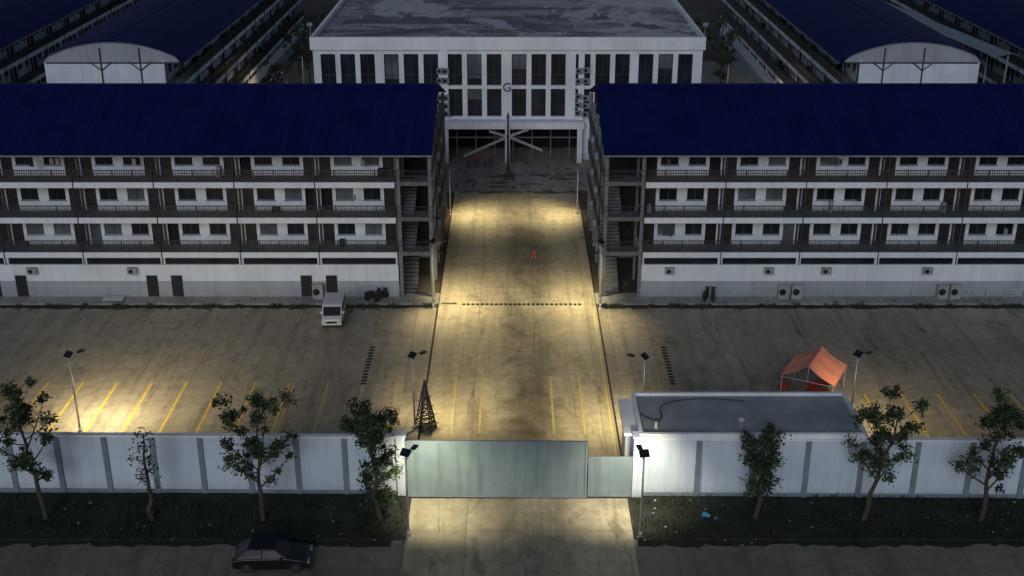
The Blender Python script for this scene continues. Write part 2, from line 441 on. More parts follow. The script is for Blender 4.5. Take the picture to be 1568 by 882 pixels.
        lv = [0.1] + F
        for q in range(3):
            z0, z1 = lv[q], lv[q + 1]; zm = (z0 + z1) / 2; n = 9; xm = (x0g + x1g) / 2
            for i in range(n):
                y = 1.0 + i * .4; z = z0 + (zm - z0) * (i + 1) / n; S.box(x0g + .15, xm - .05, y, y + .42, z - .25, z)
                y = 4.6 - i * .4; z = zm + (z1 - zm) * (i + 1) / n; S.box(xm + .05, x1g - .15, y - .42, y, z - .25, z)
            S.box(x0g + .15, x1g - .15, 4.62, 5.35, zm - .2, zm)
        S.done('gallery_slabs_stairs', 'slab', P); Rr.done('gallery_railings', 'steel', P)
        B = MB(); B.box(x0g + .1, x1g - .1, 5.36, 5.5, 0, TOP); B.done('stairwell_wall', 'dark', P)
        A = MB()
        for f in F:
            for y in (7, 11, 15.5):
                xw = L + .3 if gallery == 'R' else -.45
                A.box(xw - .15, xw + .15, y, y + .8, f + R.uniform(.1, 1.6), f + R.uniform(1.7, 2.3))
        for f in F:
            xw = x1g + .02 if gallery == 'R' else x0g - .32
            for y in (6.5, 12): A.box(xw, xw + .3, y, y + .8, f + .1, f + .7)
        A.done('gallery_air_conditioners', 'pil', P)
        Dm = MB(); xw = L + .005 if gallery == 'R' else -.03
        for f in [.1] + F:
            for y in (2.5, 6.0, 9.5, 13, 16.5): Dm.box(xw, xw + .025, y, y + 1.4, f + .02, f + 2.1)
            Dm.box(xw + (.03 if gallery == 'R' else -.03), xw + (.045 if gallery == 'R' else -.015), .1, depth - .5, f, f + 2.9)
        Dm.done('gallery_doors', 'dark', P)
    return P
nbL = 10
LL = nbL * PER; xl = -10.1 - LL
gd = [(-43.8 - xl), (-32.1 - xl), (-29.9 - xl), (-18.35 - xl), (-16.1 - xl), -46.2 - xl]
dorm('dormitory_building', LL, 22, (xl, 98.7, 0), 0, 'R', groundd=gd, acs=[-42.6 - xl, -33.7 - xl], stand=[-17.3 - xl])
dorm('dormitory_building', LL, 22, (11.5, 98.7, 0), 0, 'L', groundd=[], acs=[x - 11.5 for x in (14, 22.8, 27.9, 36.9)], stand=[x - 11.5 for x in (24.2, 25.4, 38.4, 39.5)])
for sx in (-1, 1):
    rz = math.pi / 2 if sx < 0 else -math.pi / 2
    n = 12; L = n * PER
    for X, d0, det in ((38.0, 136, True), (62.0, 138, False), (92, 138, False)):
        loc = (sx * X, d0, 0) if sx < 0 else (sx * X, d0 + L, 0)
        P = dorm('dormitory_building', L, 15.5, loc, rz, None, arch=True, detail=det)
        if X == 38.0:
            mm = MB()
            xg = -.12 if sx < 0 else L + .02
            for yy in (4.5, 9.0):
                mm.box(xg, xg + .1, yy - .08, yy + .08, 9, 15.0)
                mm.tube((xg + .05, yy, 12.4), (xg + .05, yy - 1.3, 13.4), .07, n=6); mm.tube((xg + .05, yy, 12.4), (xg + .05, yy + 1.3, 13.4), .07, n=6)
            mm.box(xg + .01, xg + .07, .2, 15.3, 13.2, 13.36)
            mm.done('gable_bracing', 'steel', P)
m = MB(); m.poly([(55.2, 136, 13.9), (57.0, 136, 14.3), (52.2, 178, 14.3), (50.4, 178, 13.9)])
m.poly([(57.0, 136, 14.3), (58.4, 136, 13.9), (53.6, 178, 13.9), (52.2, 178, 14.3)])
for k in range(10):
    f = k / 9; m.tube((56.8 - 4.8 * f, 136.5 + 41 * f, 0), (56.8 - 4.8 * f, 136.5 + 41 * f, 14), .12, n=6)
m.done('covered_walkway', 'pil')
m = MB(); m.box(-33, -28.6, 150, 153, 2.6, 2.75)
for a in (-32.9, -28.8):
    for b in (150.1, 152.8): m.box(a, a + .12, b, b + .12, 0, 2.6)
m.done('flat_shelter', 'whiteG')

# ------------------------------------------------------------ hall G
P = empty('office_building', (0, 142, 0))
X0, X1, D = -23.7, 22.7, 46
w = MB()
gc = [-19.6, -12.05, -4.5, 3.2, 10.85, 18.35]; op = []
for g in gc:
    for k in (-1, 0, 1): op.append((g + k * 2.35 - .88, g + k * 2.35 + .88))
xs = X0
for a, b in op + [(X1, X1)]:
    w.box(xs, a, 0, .5, 4.0, 13.6); xs = b
for a, b in op:
    w.box(a, b, 0.02, .5, 13.05, 13.6); w.box(a, b, .02, .5, 8.85, 9.25); w.box(a, b, .02, .5, 4.0, 5.45)
w.box(X0, X0 + .4, .5, D, 0, 14.4); w.box(X1 - .4, X1, .5, D, 0, 14.4); w.box(X0, X1, D, D + .4, 0, 14.4)
w.box(X0, -8, 0.01, .5, 0, 4.0); w.box(8.6, X1, .01, .5, 0, 4.0)
for x in (-8, -.55, 8.2): w.box(x - .3, x + .3, -1.5, -1.0, 0, 4.3)
for x in (-8, 8.3): w.box(x - .35, x + .35, -.25, 0, 4, 13.59)
w.done('walls', 'whiteG', P)
p = MB(); p.box(X0 - .25, X1 + .25, -.35, .1, 13.6, 15.1)
p.box(X0 - .25, X0 + .15, .1, D, 14.0, 15.1); p.box(X1 - .15, X1 + .25, .1, D, 14.0, 15.1); p.box(X0 - .25, X1 + .25, D, D + .4, 14.0, 15.1)
p.done('parapet', 'whiteG', P)
p = MB(); p.box(X0 + .15, X1 - .15, .1, D, 14.0, 14.5); p.done('flat_roof', 'groof', P)
p = MB(); p.box(-8.4, 8.7, -1.6, 0, 4.3, 5.15); p.done('entrance_canopy', 'whiteG', P)
p = MB(); p.box(X0 + .4, X1 - .4, .42, .46, 4, 13.5); p.done('glazing', 'glassg', P)
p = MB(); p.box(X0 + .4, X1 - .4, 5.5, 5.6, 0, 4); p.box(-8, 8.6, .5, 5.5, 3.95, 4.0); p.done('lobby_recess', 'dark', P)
p = MB()
for a, b in op:
    for z0, z1 in ((9.25, 13.05), (5.45, 8.85)):
        p.box(a, a + .07, .3, .4, z0, z1); p.box(b - .07, b, .3, .4, z0, z1)
        p.box((a + b) / 2 - .03, (a + b) / 2 + .03, .32, .4, z0, z1); p.box(a, b, .31, .4, z0 + 1.2, z0 + 1.27)
p.done('window_frames', 'steel', P)
p = MB()
for a, b in op:
    for z0, z1 in ((9.25, 13.05), (5.45, 8.85)):
        if R.random() < .25: p.box(a + .08, b - .08, .405, .415, z0 + (z1 - z0) * R.uniform(0, .6), z1 - .02)
p.done('blinds', 'curt', P)
p = MB()
for x in (-8.6, -7.9, 8.0, 8.9):
    for z in (5.6, 6.6, 7.6, 9.6, 10.8): ac(p, x, -.27, z + R.uniform(-.1, .1), .8, .65)
p.done('air_conditioners', ['pil', 'dark'], P)
p = MB()
for i in range(7): x = -6.8 + i * 2.3; p.box(x, x + .12, .6, .75, 0, 4)
p.box(-8, 8.4, .6, .7, 2.6, 2.75); p.done('lobby_doors', 'col', P)
tc = bpy.data.curves.new('letter_g', 'FONT'); tc.body = 'G'; tc.size = 1.5; tc.extrude = .04; tc.align_x = 'CENTER'
to = bpy.data.objects.new('letter_sign', tc); to.data.materials.append(M['steel']); to.location = (-.6, -.06, 8.55); to.rotation_euler = (math.pi / 2, 0, 0); link(to, P)
p = MB()
for i in range(16):
    x = R.uniform(X0 + 1, X1 - 1); y = R.uniform(2, D - 2); s_ = R.uniform(.3, .9); p.box(x, x + s_, y, y + s_ * .6, 14.5, 14.5 + R.uniform(.1, .4))
for x in (X0 - .1, X1 + .1):
    p.tube((x, -.2, 15.1), (x, -.2, 16.6), .06); p.box(x - .3, x + .3, -.35, -.15, 16.4, 16.8)
p.done('roof_equipment', 'pil', P)
P = empty('truss_monument', (-.45, 134.5, 0))
m = MB(); m.tube((0, 0, 0), (0, 0, 7.2), .2, .1, 10); m.tube((0, 0, 7.2), (0, 0, 7.9), .22, .04, 10); m.box(-.7, .7, -.7, .7, 0, .3)
m.box(-.3, .3, -.3, .3, .3, 1.1)
m.done('mast', 'steel', P, bevel=.03)
m = MB()
def truss(a, b, w=.22):
    a = Vector(a); b = Vector(b); u = Vector((0, 0, w)); v = Vector((0, w, 0))
    for o in (u * 0, u, v): m.tube(a + o, b + o, .04, n=5)
    n = int((b - a).length / .5)
    for i in range(n):
        p_ = a.lerp(b, i / n); q_ = a.lerp(b, (i + .5) / n); r_ = a.lerp(b, (i + 1) / n)
        m.tube(p_, q_ + u, .025, n=4); m.tube(q_ + u, r_, .025, n=4)
truss((0, 0, 4.9), (-5.2, .5, 2.4)); truss((0, 0, 4.9), (4.0, .5, 3.1)); truss((0, 0, 4.9), (2.4, .3, 5.7)); truss((0, 0, 4.9), (-2.2, .5, 5.4))
m.done('beams', 'acw', P)

# ------------------------------------------------------------ perimeter wall & gate
WROT = -.012
P = empty('perimeter_wall', (0, 66.1, 0), WROT)
def wallrun(P, xa, xb, starts):
    m = MB(); m.box(xa, xb, 0, .2, 0, 4.15); m.done('panels', 'fence', P)
    m = MB(); m.box(xa - .03, xb + .03, -.09, .29, 4.15, 4.28); m.done('coping', 'whiteG', P)
    m = MB()
    for x in starts: m.box(x - .17, x + .17, -.12, .32, 0, 4.148)
    m.done('pilasters', 'pil', P)
    m = MB(); m.box(xa, xb, -.05, -.001, 0, .3); m.done('footing', 'pil', P)
wallrun(P, -82, -7.3, [-7.6 - 3.06 * k for k in range(1, 24)])
P2 = empty('perimeter_wall', (0, 66.1, 0), WROT)
wallrun(P2, 8.15, 82, [8.4 + 3.45 * k for k in range(1, 21)])
m = MB(); m.box(-7.35, -6.75, -.25, .4, 0, 4.4); m.box(-7.42, -6.68, -.32, .47, 4.4, 4.5); o = m.done('gate_pillar', 'fence'); o.location = (0, 66.1, 0); o.rotation_euler[2] = WROT
m = MB(); m.box(7.7, 8.35, -.25, .4, 0, 4.4); m.box(7.63, 8.42, -.32, .47, 4.4, 4.5); o = m.done('gate_pillar', 'fence'); o.location = (0, 66.1, 0); o.rotation_euler[2] = WROT
P = empty('sliding_gate', (0, 65.7, 0), WROT)
m = MB(); m.box(-6.72, 4.75, 0, .04, .15, 4.15); m.done('sheet', 'gate', P)
m = MB()
for z in (.1, 4.12): m.box(-6.74, 4.77, -.05, .09, z, z + .1)
for x in (-6.74, 4.66): m.box(x, x + .11, -.055, .095, .1, 4.22)
for i in range(1, 5): x = -6.72 + i * 2.3; m.box(x, x + .035, -.018, 0, .2, 4.12)
m.box(-6.6, 4.66, -.016, 0, 2.1, 2.13)
m.done('frame', 'pil', P)
m = MB()
for x in (-5.5, -1, 3.5): m.tube((x, -.03, .1), (x, .07, .1), .1, n=12)
m.done('wheels', 'steel', P)
P = empty('pedestrian_gate', (0, 65.85, 0), WROT)
m = MB(); m.box(4.9, 7.62, 0, .04, .15, 3.0); m.done('sheet', 'gate', P)
m = MB()
for z in (.1, 2.95): m.box(4.86, 7.66, -.03, .07, z, z + .08)
for x in (4.86, 6.2, 7.58): m.box(x, x + .08, -.035, .075, .1, 3.04)
m.done('frame', 'pil', P)

# ------------------------------------------------------------ guardhouse
P = empty('guardhouse', (0, 0, 0))
m = MB(); m.box(8.35, 22.1, 66.4, 71.3, 0, 4.2); m.done('walls', 'whiteG', P)
m = MB(); m.box(8.1, 22.35, 66.0, 71.55, 4.2, 4.42); m.done('roof_slab', 'groofg', P)
m = MB(); m.box(8.05, 22.4, 65.9, 66.12, 4.203, 4.62); m.box(8.05, 22.4, 71.4, 71.62, 4.203, 4.62); m.box(8.05, 8.27, 66.12, 71.4, 4.203, 4.618); m.box(22.18, 22.4, 66.12, 71.4, 4.203, 4.618)
m.done('parapet', 'whiteG', P)
m = MB(); m.box(7.15, 8.05, 66.9, 71.6, 3.9, 4.1); m.box(7.5, 8.349, 69.2, 71.2, .1, 3.9); m.done('entrance_canopy', 'whiteG', P)
m = MB(); m.box(8.32, 8.349, 67.0, 67.9, .1, 2.2); m.done('door', 'door', P)
m = MB(); m.box(10, 12, 71.3, 71.33, 1, 2.2); m.box(15, 17, 71.3, 71.33, 1, 2.2); m.done('windows', 'glass', P)
cv = bpy.data.curves.new('roof_cable', 'CURVE'); cv.dimensions = '3D'; cv.bevel_depth = .03
sp = cv.splines.new('BEZIER'); pts = [(8.3, 68.8, 4.46), (9.4, 68.0, 4.46), (9.9, 69.9, 4.46), (12.4, 70.9, 4.46), (15.5, 70.6, 4.46)]
sp.bezier_points.add(len(pts) - 1)
for b, q in zip(sp.bezier_points, pts): b.co = q; b.handle_left_type = b.handle_right_type = 'AUTO'
o = bpy.data.objects.new('roof_cable', cv); cv.materials.append(M['cable']); link(o, P)
m = MB(); m.tube((14.4, 66.0, 4.6), (14.4, 66.0, 5.6), .03); m.box(14.25, 14.55, 65.92, 66.08, 5.5, 5.7); m.tube((9.2, 67, 4.4), (9.2, 67, 4.9), .1); m.done('roof_antenna', 'acw', P)

# ------------------------------------------------------------ street lamps
def lamp(x, y, h, ax, ay, power, col=(1, .82, .48), panel=True, spot=130, tilt=1.0, reach=.95):
    P = empty('street_lamp', (x, y, 0))
    d = Vector((ax, ay, 0)).normalized()
    m = MB(); m.tube((0, 0, 0), (0, 0, h), .085, .05, 10); m.tube((0, 0, 0), (0, 0, .06), .2, n=10); m.tube((0, 0, .06), (0, 0, .5), .11, n=10); m.done('pole', 'galv', P, True)
    m = MB(); mm = MB(); l = MB()
    e = d * reach + Vector((0, 0, h - .15)); m.tube((0, 0, h - .45), e, .03, n=6)
    s_ = Vector((-d.y, d.x, 0)) * .15; f = d * .5; up = Vector((0, 0, .09))
    q0 = e - d * .1
    c = [q0 - s_, q0 + s_, q0 + s_ + f, q0 - s_ + f]
    for k in range(4): mm.poly([c[k], c[(k + 1) % 4], c[(k + 1) % 4] + up, c[k] + up])
    mm.poly([v + up for v in c]); mm.poly(list(reversed(c)))
    ins = [q0 - s_ * .8 + f * .15, q0 + s_ * .8 + f * .15, q0 + s_ * .8 + f * .9, q0 - s_ * .8 + f * .9]
    l.poly([v - Vector((0, 0, .006)) for v in reversed(ins)])
    L = bpy.data.lights.new('lamp_light', 'SPOT'); L.energy = power; L.color = col; L.spot_size = math.radians(spot); L.spot_blend = 1; L.shadow_soft_size = .15
    lo = bpy.data.objects.new('lamp_light', L); lo.location = e + d * .15 - Vector((0, 0, .06))
    dirv = (d * tilt + Vector((0, 0, -1))).normalized(); lo.rotation_euler = dirv.to_track_quat('-Z', 'Y').to_euler(); link(lo, P)
    m.done('arm', 'galv', P); mm.done('head', 'steel', P); l.done('lens', 'lens', P)
    if panel:
        m = MB(); c = Vector((0, 0, h + .1)); s_ = Vector((-d.y, d.x, 0)) * .3; f = (-d * .2 + Vector((0, 0, -.14)))
        q = [c - s_ - f, c + s_ - f, c + s_ + f, c - s_ + f]; up = Vector((0, 0, .04))
        m.poly([v + up for v in q]); m.poly(list(reversed(q)))
        for k in range(4): m.poly([q[k], q[(k + 1) % 4], q[(k + 1) % 4] + up, q[k] + up])
        m.done('solar_panel', 'solar', P)
    return P
W = (1, .83, .45)
lamp(-6.9, 97.6, 5.7, 1, .75, 2500, W, tilt=.6, spot=125); lamp(7.75, 97.4, 5.7, -1, .75, 2500, W, tilt=.6, spot=125)
lamp(-6.9, 96.2, 5.7, .8, -.9, 2400, W, tilt=.5, spot=125, panel=False); lamp(7.75, 96.2, 5.7, -.5, -.9, 2400, W, tilt=.5, spot=125, panel=False)
lamp(-6.65, 121.5, 5.3, 1, -.2, 2700, W, tilt=.6, spot=125); lamp(7.0, 121.5, 5.3, -1, -.2, 2700, W, tilt=.6, spot=125)
lamp(-6.9, 74.6, 5.8, .7, .9, 2900, W, tilt=.7, spot=130); lamp(9.2, 74.4, 5.8, -.9, .6, 2900, W, tilt=.7, spot=135)
lamp(-30.6, 74.3, 6.0, .5, 1, 5600, (1, .85, .50), spot=165, tilt=.65)
lamp(23.9, 74.4, 6.0, .9, .6, 1500, (1, .82, .46), spot=160, tilt=.6)
lamp(-6.3, 61.4, 5.8, .45, 1, 2700, (1, .90, .60), tilt=.75, spot=120); lamp(7.8, 61.3, 5.8, -.15, 1, 2700, (1, .90, .64), tilt=.75, spot=120)
lamp(-31, 176, 6, -.6, -1, 1800, (1, .8, .5)); lamp(31, 170, 6, .5, -1, 1800, (1, .8, .5))

# ------------------------------------------------------------ trees
def tree(name, x, y, h, cw, base=2.8, dens=1., lean=(0, 0), seed=1, nb=11, leaf=.25):
    r = random.Random(seed); P = empty(name, (x, y, 0)); t = MB(); clumps = []
    top = Vector((lean[0], lean[1], h * .93)); n = 8; pts = []
    for i in range(n + 1):
        u = i / n; pts.append(Vector((top.x * u + r.uniform(-.14, .14) * (i > 0), top.y * u + r.uniform(-.14, .14) * (i > 0), top.z * u)))
    rad = lambda u: .15 * (1 - u) ** .8 + .025
    for i in range(n): t.tube(pts[i], pts[i + 1], rad(i / n), rad((i + 1) / n), 8, cap=False)
    for k in range(nb):
        u = base / h + (1 - base / h) * (k + .3) / nb * .95; f = u * n; i = min(int(f), n - 1); p = pts[i].lerp(pts[i + 1], f - i)
        a = k * 2.4 + r.uniform(-.8, .8); prof = math.sin(math.pi * min(1, (u - base / h) / (1 - base / h) * .7 + .22)) ** .6
        ln = cw / 2 * prof * r.uniform(.45, 1.4)
        d = Vector((math.cos(a), math.sin(a), r.uniform(.35, 1.3))); q = p + d * ln * .55; e = q + Vector((d.x * .6, d.y * .6, d.z * .8)) * ln * .6
        t.tube(p, q, rad(u) * .55, rad(u) * .35, 5, cap=False); t.tube(q, e, rad(u) * .35, .01, 5, cap=False)
        for j in range(3):
            b = r.uniform(.3, 1); c = (p.lerp(q, b) if j == 0 else q.lerp(e, b)); tw = c + Vector((r.uniform(-.55, .55), r.uniform(-.55, .55), r.uniform(-.1, .5)))
            t.tube(c, tw, .018, .006, 4, cap=False)
            if r.random() < .85: clumps.append((tw, r.uniform(.16, .42)))
        clumps.append((e, r.uniform(.25, .48)))
        if r.random() < .5: clumps.append((q, r.uniform(.2, .35)))
    clumps.append((pts[-1], .3)); clumps.append((pts[-1] + Vector((0, 0, .35)), .2))
    t.done('trunk', 'bark', P, True)
    lf = MB()
    for c, s_ in clumps:
        cnt = int(88 * dens * s_ / .4)
        mi = 0 if r.random() < .65 else 1
        for _ in range(cnt):
            p = c + Vector((r.gauss(0, s_ * .55), r.gauss(0, s_ * .55), r.gauss(0, s_ * .5)))
            a = Vector((r.gauss(0, 1), r.gauss(0, 1), r.gauss(0, .6))).normalized(); b = a.orthogonal().normalized(); b.rotate(Matrix.Rotation(r.uniform(0, 6.28), 3, a))
            l_ = leaf * r.uniform(.6, 1.3); w_ = l_ * .48
            lf.poly([p - a * l_ * .5, p + b * w_ * .5, p + a * l_ * .5, p - b * w_ * .5], mi if r.random() < .85 else 1 - mi)
    lf.done('foliage', ['leafa', 'leafb'], P)
    return P
tree('street_tree', -29.0, 63.2, 9.2, 4.4, 2.9, 1.05, (-.8, 0), 1, 15)
tree('street_tree', -22.4, 63.2, 6.6, 1.0, 2.2, .12, (0, 0), 2, 9)
tree('street_tree', -15.5, 63.2, 7.6, 4.8, 2.4, 1.1, (.1, 0), 3, 14)
tree('street_tree', -8.2, 63.3, 8.2, 3.1, 1.0, 1.05, (-.6, 0), 4, 18)
tree('street_tree', 15.2, 63.4, 6.2, 1.6, 1.6, .9, (.1, 0), 15, 12)
tree('street_tree', 21.9, 63.2, 8.0, 4.0, 2.6, 1.05, (1.4, 0), 6, 14)
tree('street_tree', 29.2, 63.2, 8.0, 4.0, 2.2, 1.05, (.2, 0), 7, 14)
tree('street_tree', -37.5, 63.2, 7.9, 3.8, 2.2, 1.0, (.2, 0), 8, 11)
tree('street_tree', 38.2, 63.2, 7.9, 3.8, 2.2, 1.0, (.2, 0), 9, 11)
for i, (x, y, h) in enumerate([(-31, 182, 9), (-34, 190, 8), (-30, 198, 9), (31, 176, 9), (33, 188, 10), (29.5, 196, 8), (-33.5, 170, 6)]):
    tree('courtyard_tree', x, y, h, 5, 2, .8, (0, 0), 30 + i, 9, .35)
m = MB(); r = random.Random(5)
for i in range(17000):
    x = r.uniform(-48, -6.8) if r.random() < .5 else r.uniform(7.8, 48); y = r.uniform(60.9, 65.9)
    if (math.sin(x * 1.3) + math.sin(x * .37 + y * 2) + math.sin(y * 3.1 + x * .8)) < r.uniform(-2.2, 1): continue
    h = r.uniform(.08, .34) * (1.8 if r.random() < .08 else 1); a = r.uniform(0, 6.28); dx, dy = math.cos(a) * .04, math.sin(a) * .04
    m.poly([(x - dx, y - dy, .05), (x + dx, y + dy, .05), (x + r.uniform(-.1, .1), y + r.uniform(-.1, .1), .05 + h)])
for i in range(3500):
    x = r.uniform(-48, -7) if r.random() < .5 else r.uniform(7.8, 48); y = 96.5 + r.uniform(-.5, .5)
    if math.sin(x * .9) + math.sin(x * 2.3) < .2: continue
    m.poly([(x - .05, y, .03), (x + .05, y, .03), (x + r.uniform(-.1, .1), y, r.uniform(.1, .4))])
m.done('grass', 'grass')
m = MB()
for i in range(110):
    x = r.uniform(-48, -6.8) if r.random() < .3 else r.uniform(7.8, 40); y = r.uniform(60.3, 65.5); s_ = r.uniform(.03, .11); z = .12 + r.uniform(0, .08)
    a = r.uniform(0, 3.1)
    m.poly([(x + math.cos(a + k * 1.57) * s_ * r.uniform(.6, 1.3), y + math.sin(a + k * 1.57) * s_ * r.uniform(.6, 1.3), z + r.uniform(-.03, .05)) for k in range(4)])
m.done('litter', 'litter')
m = MB(); m.poly([(11.8, 63.2, .3), (12.3, 63.0, .35), (12.4, 63.5, .22), (12.0, 63.8, .3)]); m.poly([(12.5, 62.9, .25), (12.8, 63.0, .3), (12.7, 63.3, .2)]); m.done('plastic_sheet', 'bluelit')
m = MB(); m.box(-36.4, -34.6, 97.5, 98.5, .2, .26); m.box(-36.3, -36.2, 98, 98.1, .1, .2); m.box(-34.8, -34.7, 98, 98.1, .1, .2); m.done('metal_sheet', 'acw')
m = MB()
m.box(38.9, 46, 98.4, 98.46, .85, .95)
for k in range(5): m.box(39 + k * 1.7, 39.08 + k * 1.7, 98.38, 98.48, .1, .9)
m.done('handrail', 'acw')

# ------------------------------------------------------------ vehicles
def wheels(P, L, W, r=.33, xs=None):
    for x in xs:
        for s_ in (-1, 1):
            m = MB(); y = s_ * (W / 2 - .11)
            m.tube((x, y - .11, r), (x, y + .11, r), r, n=20, m=0); m.tube((x, y - .118, r), (x, y + .118, r), r * .6, n=12, m=1)
            m.done('wheel', ['black', 'steel'], P, bevel=.02)
def sedan(x, y, rz):
    P = empty('parked_car', (x, y, 0), rz); W = 1.78
    m = MB(); low = [(-2.2, .35), (-2.25, .62), (-2.15, .9), (-1.5, .98), (.95, .98), (1.9, .82), (2.22, .62), (2.2, .32), (1.75, .25), (1.68, .5), (1.4, .66), (1.1, .5), (1.02, .25), (-1.0, .25), (-1.08, .5), (-1.37, .66), (-1.68, .5), (-1.75, .28)]
    m.prism(low, -W / 2, W / 2, 0, 'y'); m.done('body', 'carblk', P, bevel=.05)
    m = MB()
    b = [(-2.05, .97), (.98, .97), (.25, 1.42), (-1.35, 1.45)]; wb, wt = W / 2 - .06, W / 2 - .25
    A = [(b[0][0], -wb, b[0][1]), (b[1][0], -wb, b[1][1]), (b[2][0], -wt, b[2][1]), (b[3][0], -wt, b[3][1])]; B = [(p_[0], -p_[1], p_[2]) for p_ in A]
    m.poly(A); m.poly(B[::-1])
    for k in range(4): m.poly([A[(k + 1) % 4], A[k], B[k], B[(k + 1) % 4]])
    m.done('greenhouse', 'glass', P, bevel=.03)
    m = MB(); m.box(-1.33, .23, -wt - .01, wt + .01, 1.43, 1.49)
    for s_ in (-1, 1):
        m.tube((.95, s_ * wb, .98), (.25, s_ * wt, 1.45), .035, n=5); m.tube((-2.0, s_ * wb, .98), (-1.35, s_ * wt, 1.46), .045, n=5); m.tube((-.5, s_ * (wb + .01), .98), (-.5, s_ * (wt + .01), 1.46), .035, n=5)
        m.box(.55, .7, s_ * .95 - .1, s_ * .95 + .1, .95, 1.08)
    m.done('roof_pillars_mirrors', 'carblk', P, bevel=.02)
    m = MB()
    for s_ in (-1, 1): m.box(2.1, 2.23, s_ * .65 - .2, s_ * .65 + .2, .6, .74)
    m.done('headlamps', 'pil', P)
    m = MB()
    for s_ in (-1, 1): m.box(-2.26, -2.15, s_ * .65 - .2, s_ * .65 + .2, .7, .85)
    m.done('tail_lamps', 'tail', P)
    wheels(P, 4.4, W, .33, (-1.38, 1.4)); return P
sedan(-14.0, 58.6, .03)
def minivan(x, y, rz):
    P = empty('parked_van', (x, y, 0), rz); W = 1.66
    m = MB()
    prof = [(-2.0, .3), (-2.05, .95), (-1.95, 1.75), (-1.8, 1.88), (.75, 1.9), (1.0, 1.82), (1.55, 1.12), (2.0, .98), (2.08, .7), (2.05, .3), (1.65, .28), (1.55, .55), (1.3, .66), (1.05, .55), (.95, .28), (-.95, .28), (-1.05, .55), (-1.3, .66), (-1.55, .55), (-1.65, .28)]
    m.prism(prof, -W / 2, W / 2, 0, 'y'); m.done('body', 'carwht', P, bevel=.06)
    m = MB(); w2 = W / 2 - .1
    m.poly([(1.09, -w2, 1.78), (1.09, w2, 1.78), (1.575, w2, 1.15), (1.575, -w2, 1.15)][::-1])
    for s_ in (-1, 1):
        yy = s_ * (W / 2 + .006); q = [(1.35, yy, 1.15), (.98, yy, 1.7), (.3, yy, 1.72), (.3, yy, 1.15)]; m.poly(q if s_ > 0 else q[::-1])
        for a, b in ((-.75, .2), (-1.8, -.85)): q = [(b, yy, 1.15), (b, yy, 1.7), (a, yy, 1.7), (a, yy, 1.15)]; m.poly(q if s_ > 0 else q[::-1])
    m.poly([(-2.045, -w2, 1.1), (-2.045, w2, 1.1), (-1.965, w2, 1.7), (-1.965, -w2, 1.7)])
    m.done('windows', 'glass', P)
    m = MB(); m.box(2.06, 2.1, -.45, .45, .68, .85); m.box(2.02, 2.12, -.8, .8, .35, .5); m.done('grille_bumper', 'black', P)
    m = MB()
    for s_ in (-1, 1): m.box(1.99, 2.09, s_ * .65 - .14, s_ * .65 + .14, .72, .92); m.box(1.1, 1.25, s_ * .93 - .1, s_ * .93 + .1, 1.2, 1.4)
    for k in (-.5, 0, .5): m.box(-1.5, .5, k - .02, k + .02, 1.93, 1.96)
    m.done('lamps_mirrors_rack', 'acw', P, bevel=.01)
    wheels(P, 4, W, .3, (-1.3, 1.3)); return P
minivan(-15.25, 93.6, -math.pi / 2 + .04)
def moto(x, y, rz):
    P = empty('motorcycle', (x, y, .1), rz)
    for xx in (-.62, .62):
        m = MB(); n = 18
        for k in range(n):
            a, b = 2 * math.pi * k / n, 2 * math.pi * (k + 1) / n
            m.tube((xx + .25 * math.cos(a), 0, .3 + .25 * math.sin(a)), (xx + .25 * math.cos(b), 0, .3 + .25 * math.sin(b)), .06, n=6)
        m.tube((xx, -.02, .3), (xx, .02, .3), .2, n=12)
        m.done('wheel', 'black', P)
    m = MB(); m.prism([(-.85, .78), (-.1, .74), (.1, .42), (.38, .42), (.55, .95), (.45, 1.02), (.28, .6), (.15, .22), (-.5, .2), (-.85, .5)], -.16, .16, 0, 'y')
    m.tube((.62, 0, .3), (.42, 0, 1.0), .04); m.tube((.42, -.33, 1.02), (.42, .33, 1.02), .025); m.box(-.8, 0, -.14, .14, .75, .85); m.box(.43, .57, -.1, .1, .8, 1.0)
    m.done('body', 'black', P, bevel=.02)
moto(-12.3, 98.0, .5); moto(-11.6, 97.9, .9); moto(17.3, 98.1, 1.2); moto(17.9, 98.0, 1.4)

# ------------------------------------------------------------ gazebo tent + chairs
P = empty('canopy_tent', (22.6, 80.1, 0), math.radians(-28))
hw, hl, ze, zr = 1.95, 1.95, 2.05, 3.15
m = MB(); N = 8
for s_ in (-1, 1):
    for i in range(N):
        for j in range(N):
            def pt(u, v):
                sag = .1 * math.sin(math.pi * u) * (1 + .4 * math.cos(v * 4 * math.pi)); return (s_ * hw * u, -hl + 2 * hl * v, zr + (ze - zr) * u - sag)
            q = [pt(i / N, j / N), pt((i + 1) / N, j / N), pt((i + 1) / N, (j + 1) / N), pt(i / N, (j + 1) / N)]
            m.poly(q if s_ > 0 else q[::-1])
    for j in range(N):
        a, b = -hl + 2 * hl * j / N, -hl + 2 * hl * (j + 1) / N
        m.poly([(s_ * hw, a, ze), (s_ * hw, b, ze), (s_ * (hw + .02), b, ze - .2 - .04 * (j % 2)), (s_ * (hw + .02), a, ze - .2 - .04 * ((j + 1) % 2))])
m.done('canvas', 'fabric', P)
m = MB()
for a in (-1, 1):
    for b in (-1, 1): m.tube((a * (hw - .05), b * (hl - .05), 0), (a * (hw - .05), b * (hl - .05), ze), .035, n=6)
    m.tube((a * (hw - .05), -hl, ze - .02), (a * (hw - .05), hl, ze - .02), .025, n=6); m.tube((-hw, a * (hl - .05), ze - .15), (hw, a * (hl - .05), ze - .15), .02, n=6)
    m.tube((0, a * (hl - .05), ze - .15), (0, a * (hl - .05), zr - .05), .02, n=6)
m.done('frame', 'acw', P)
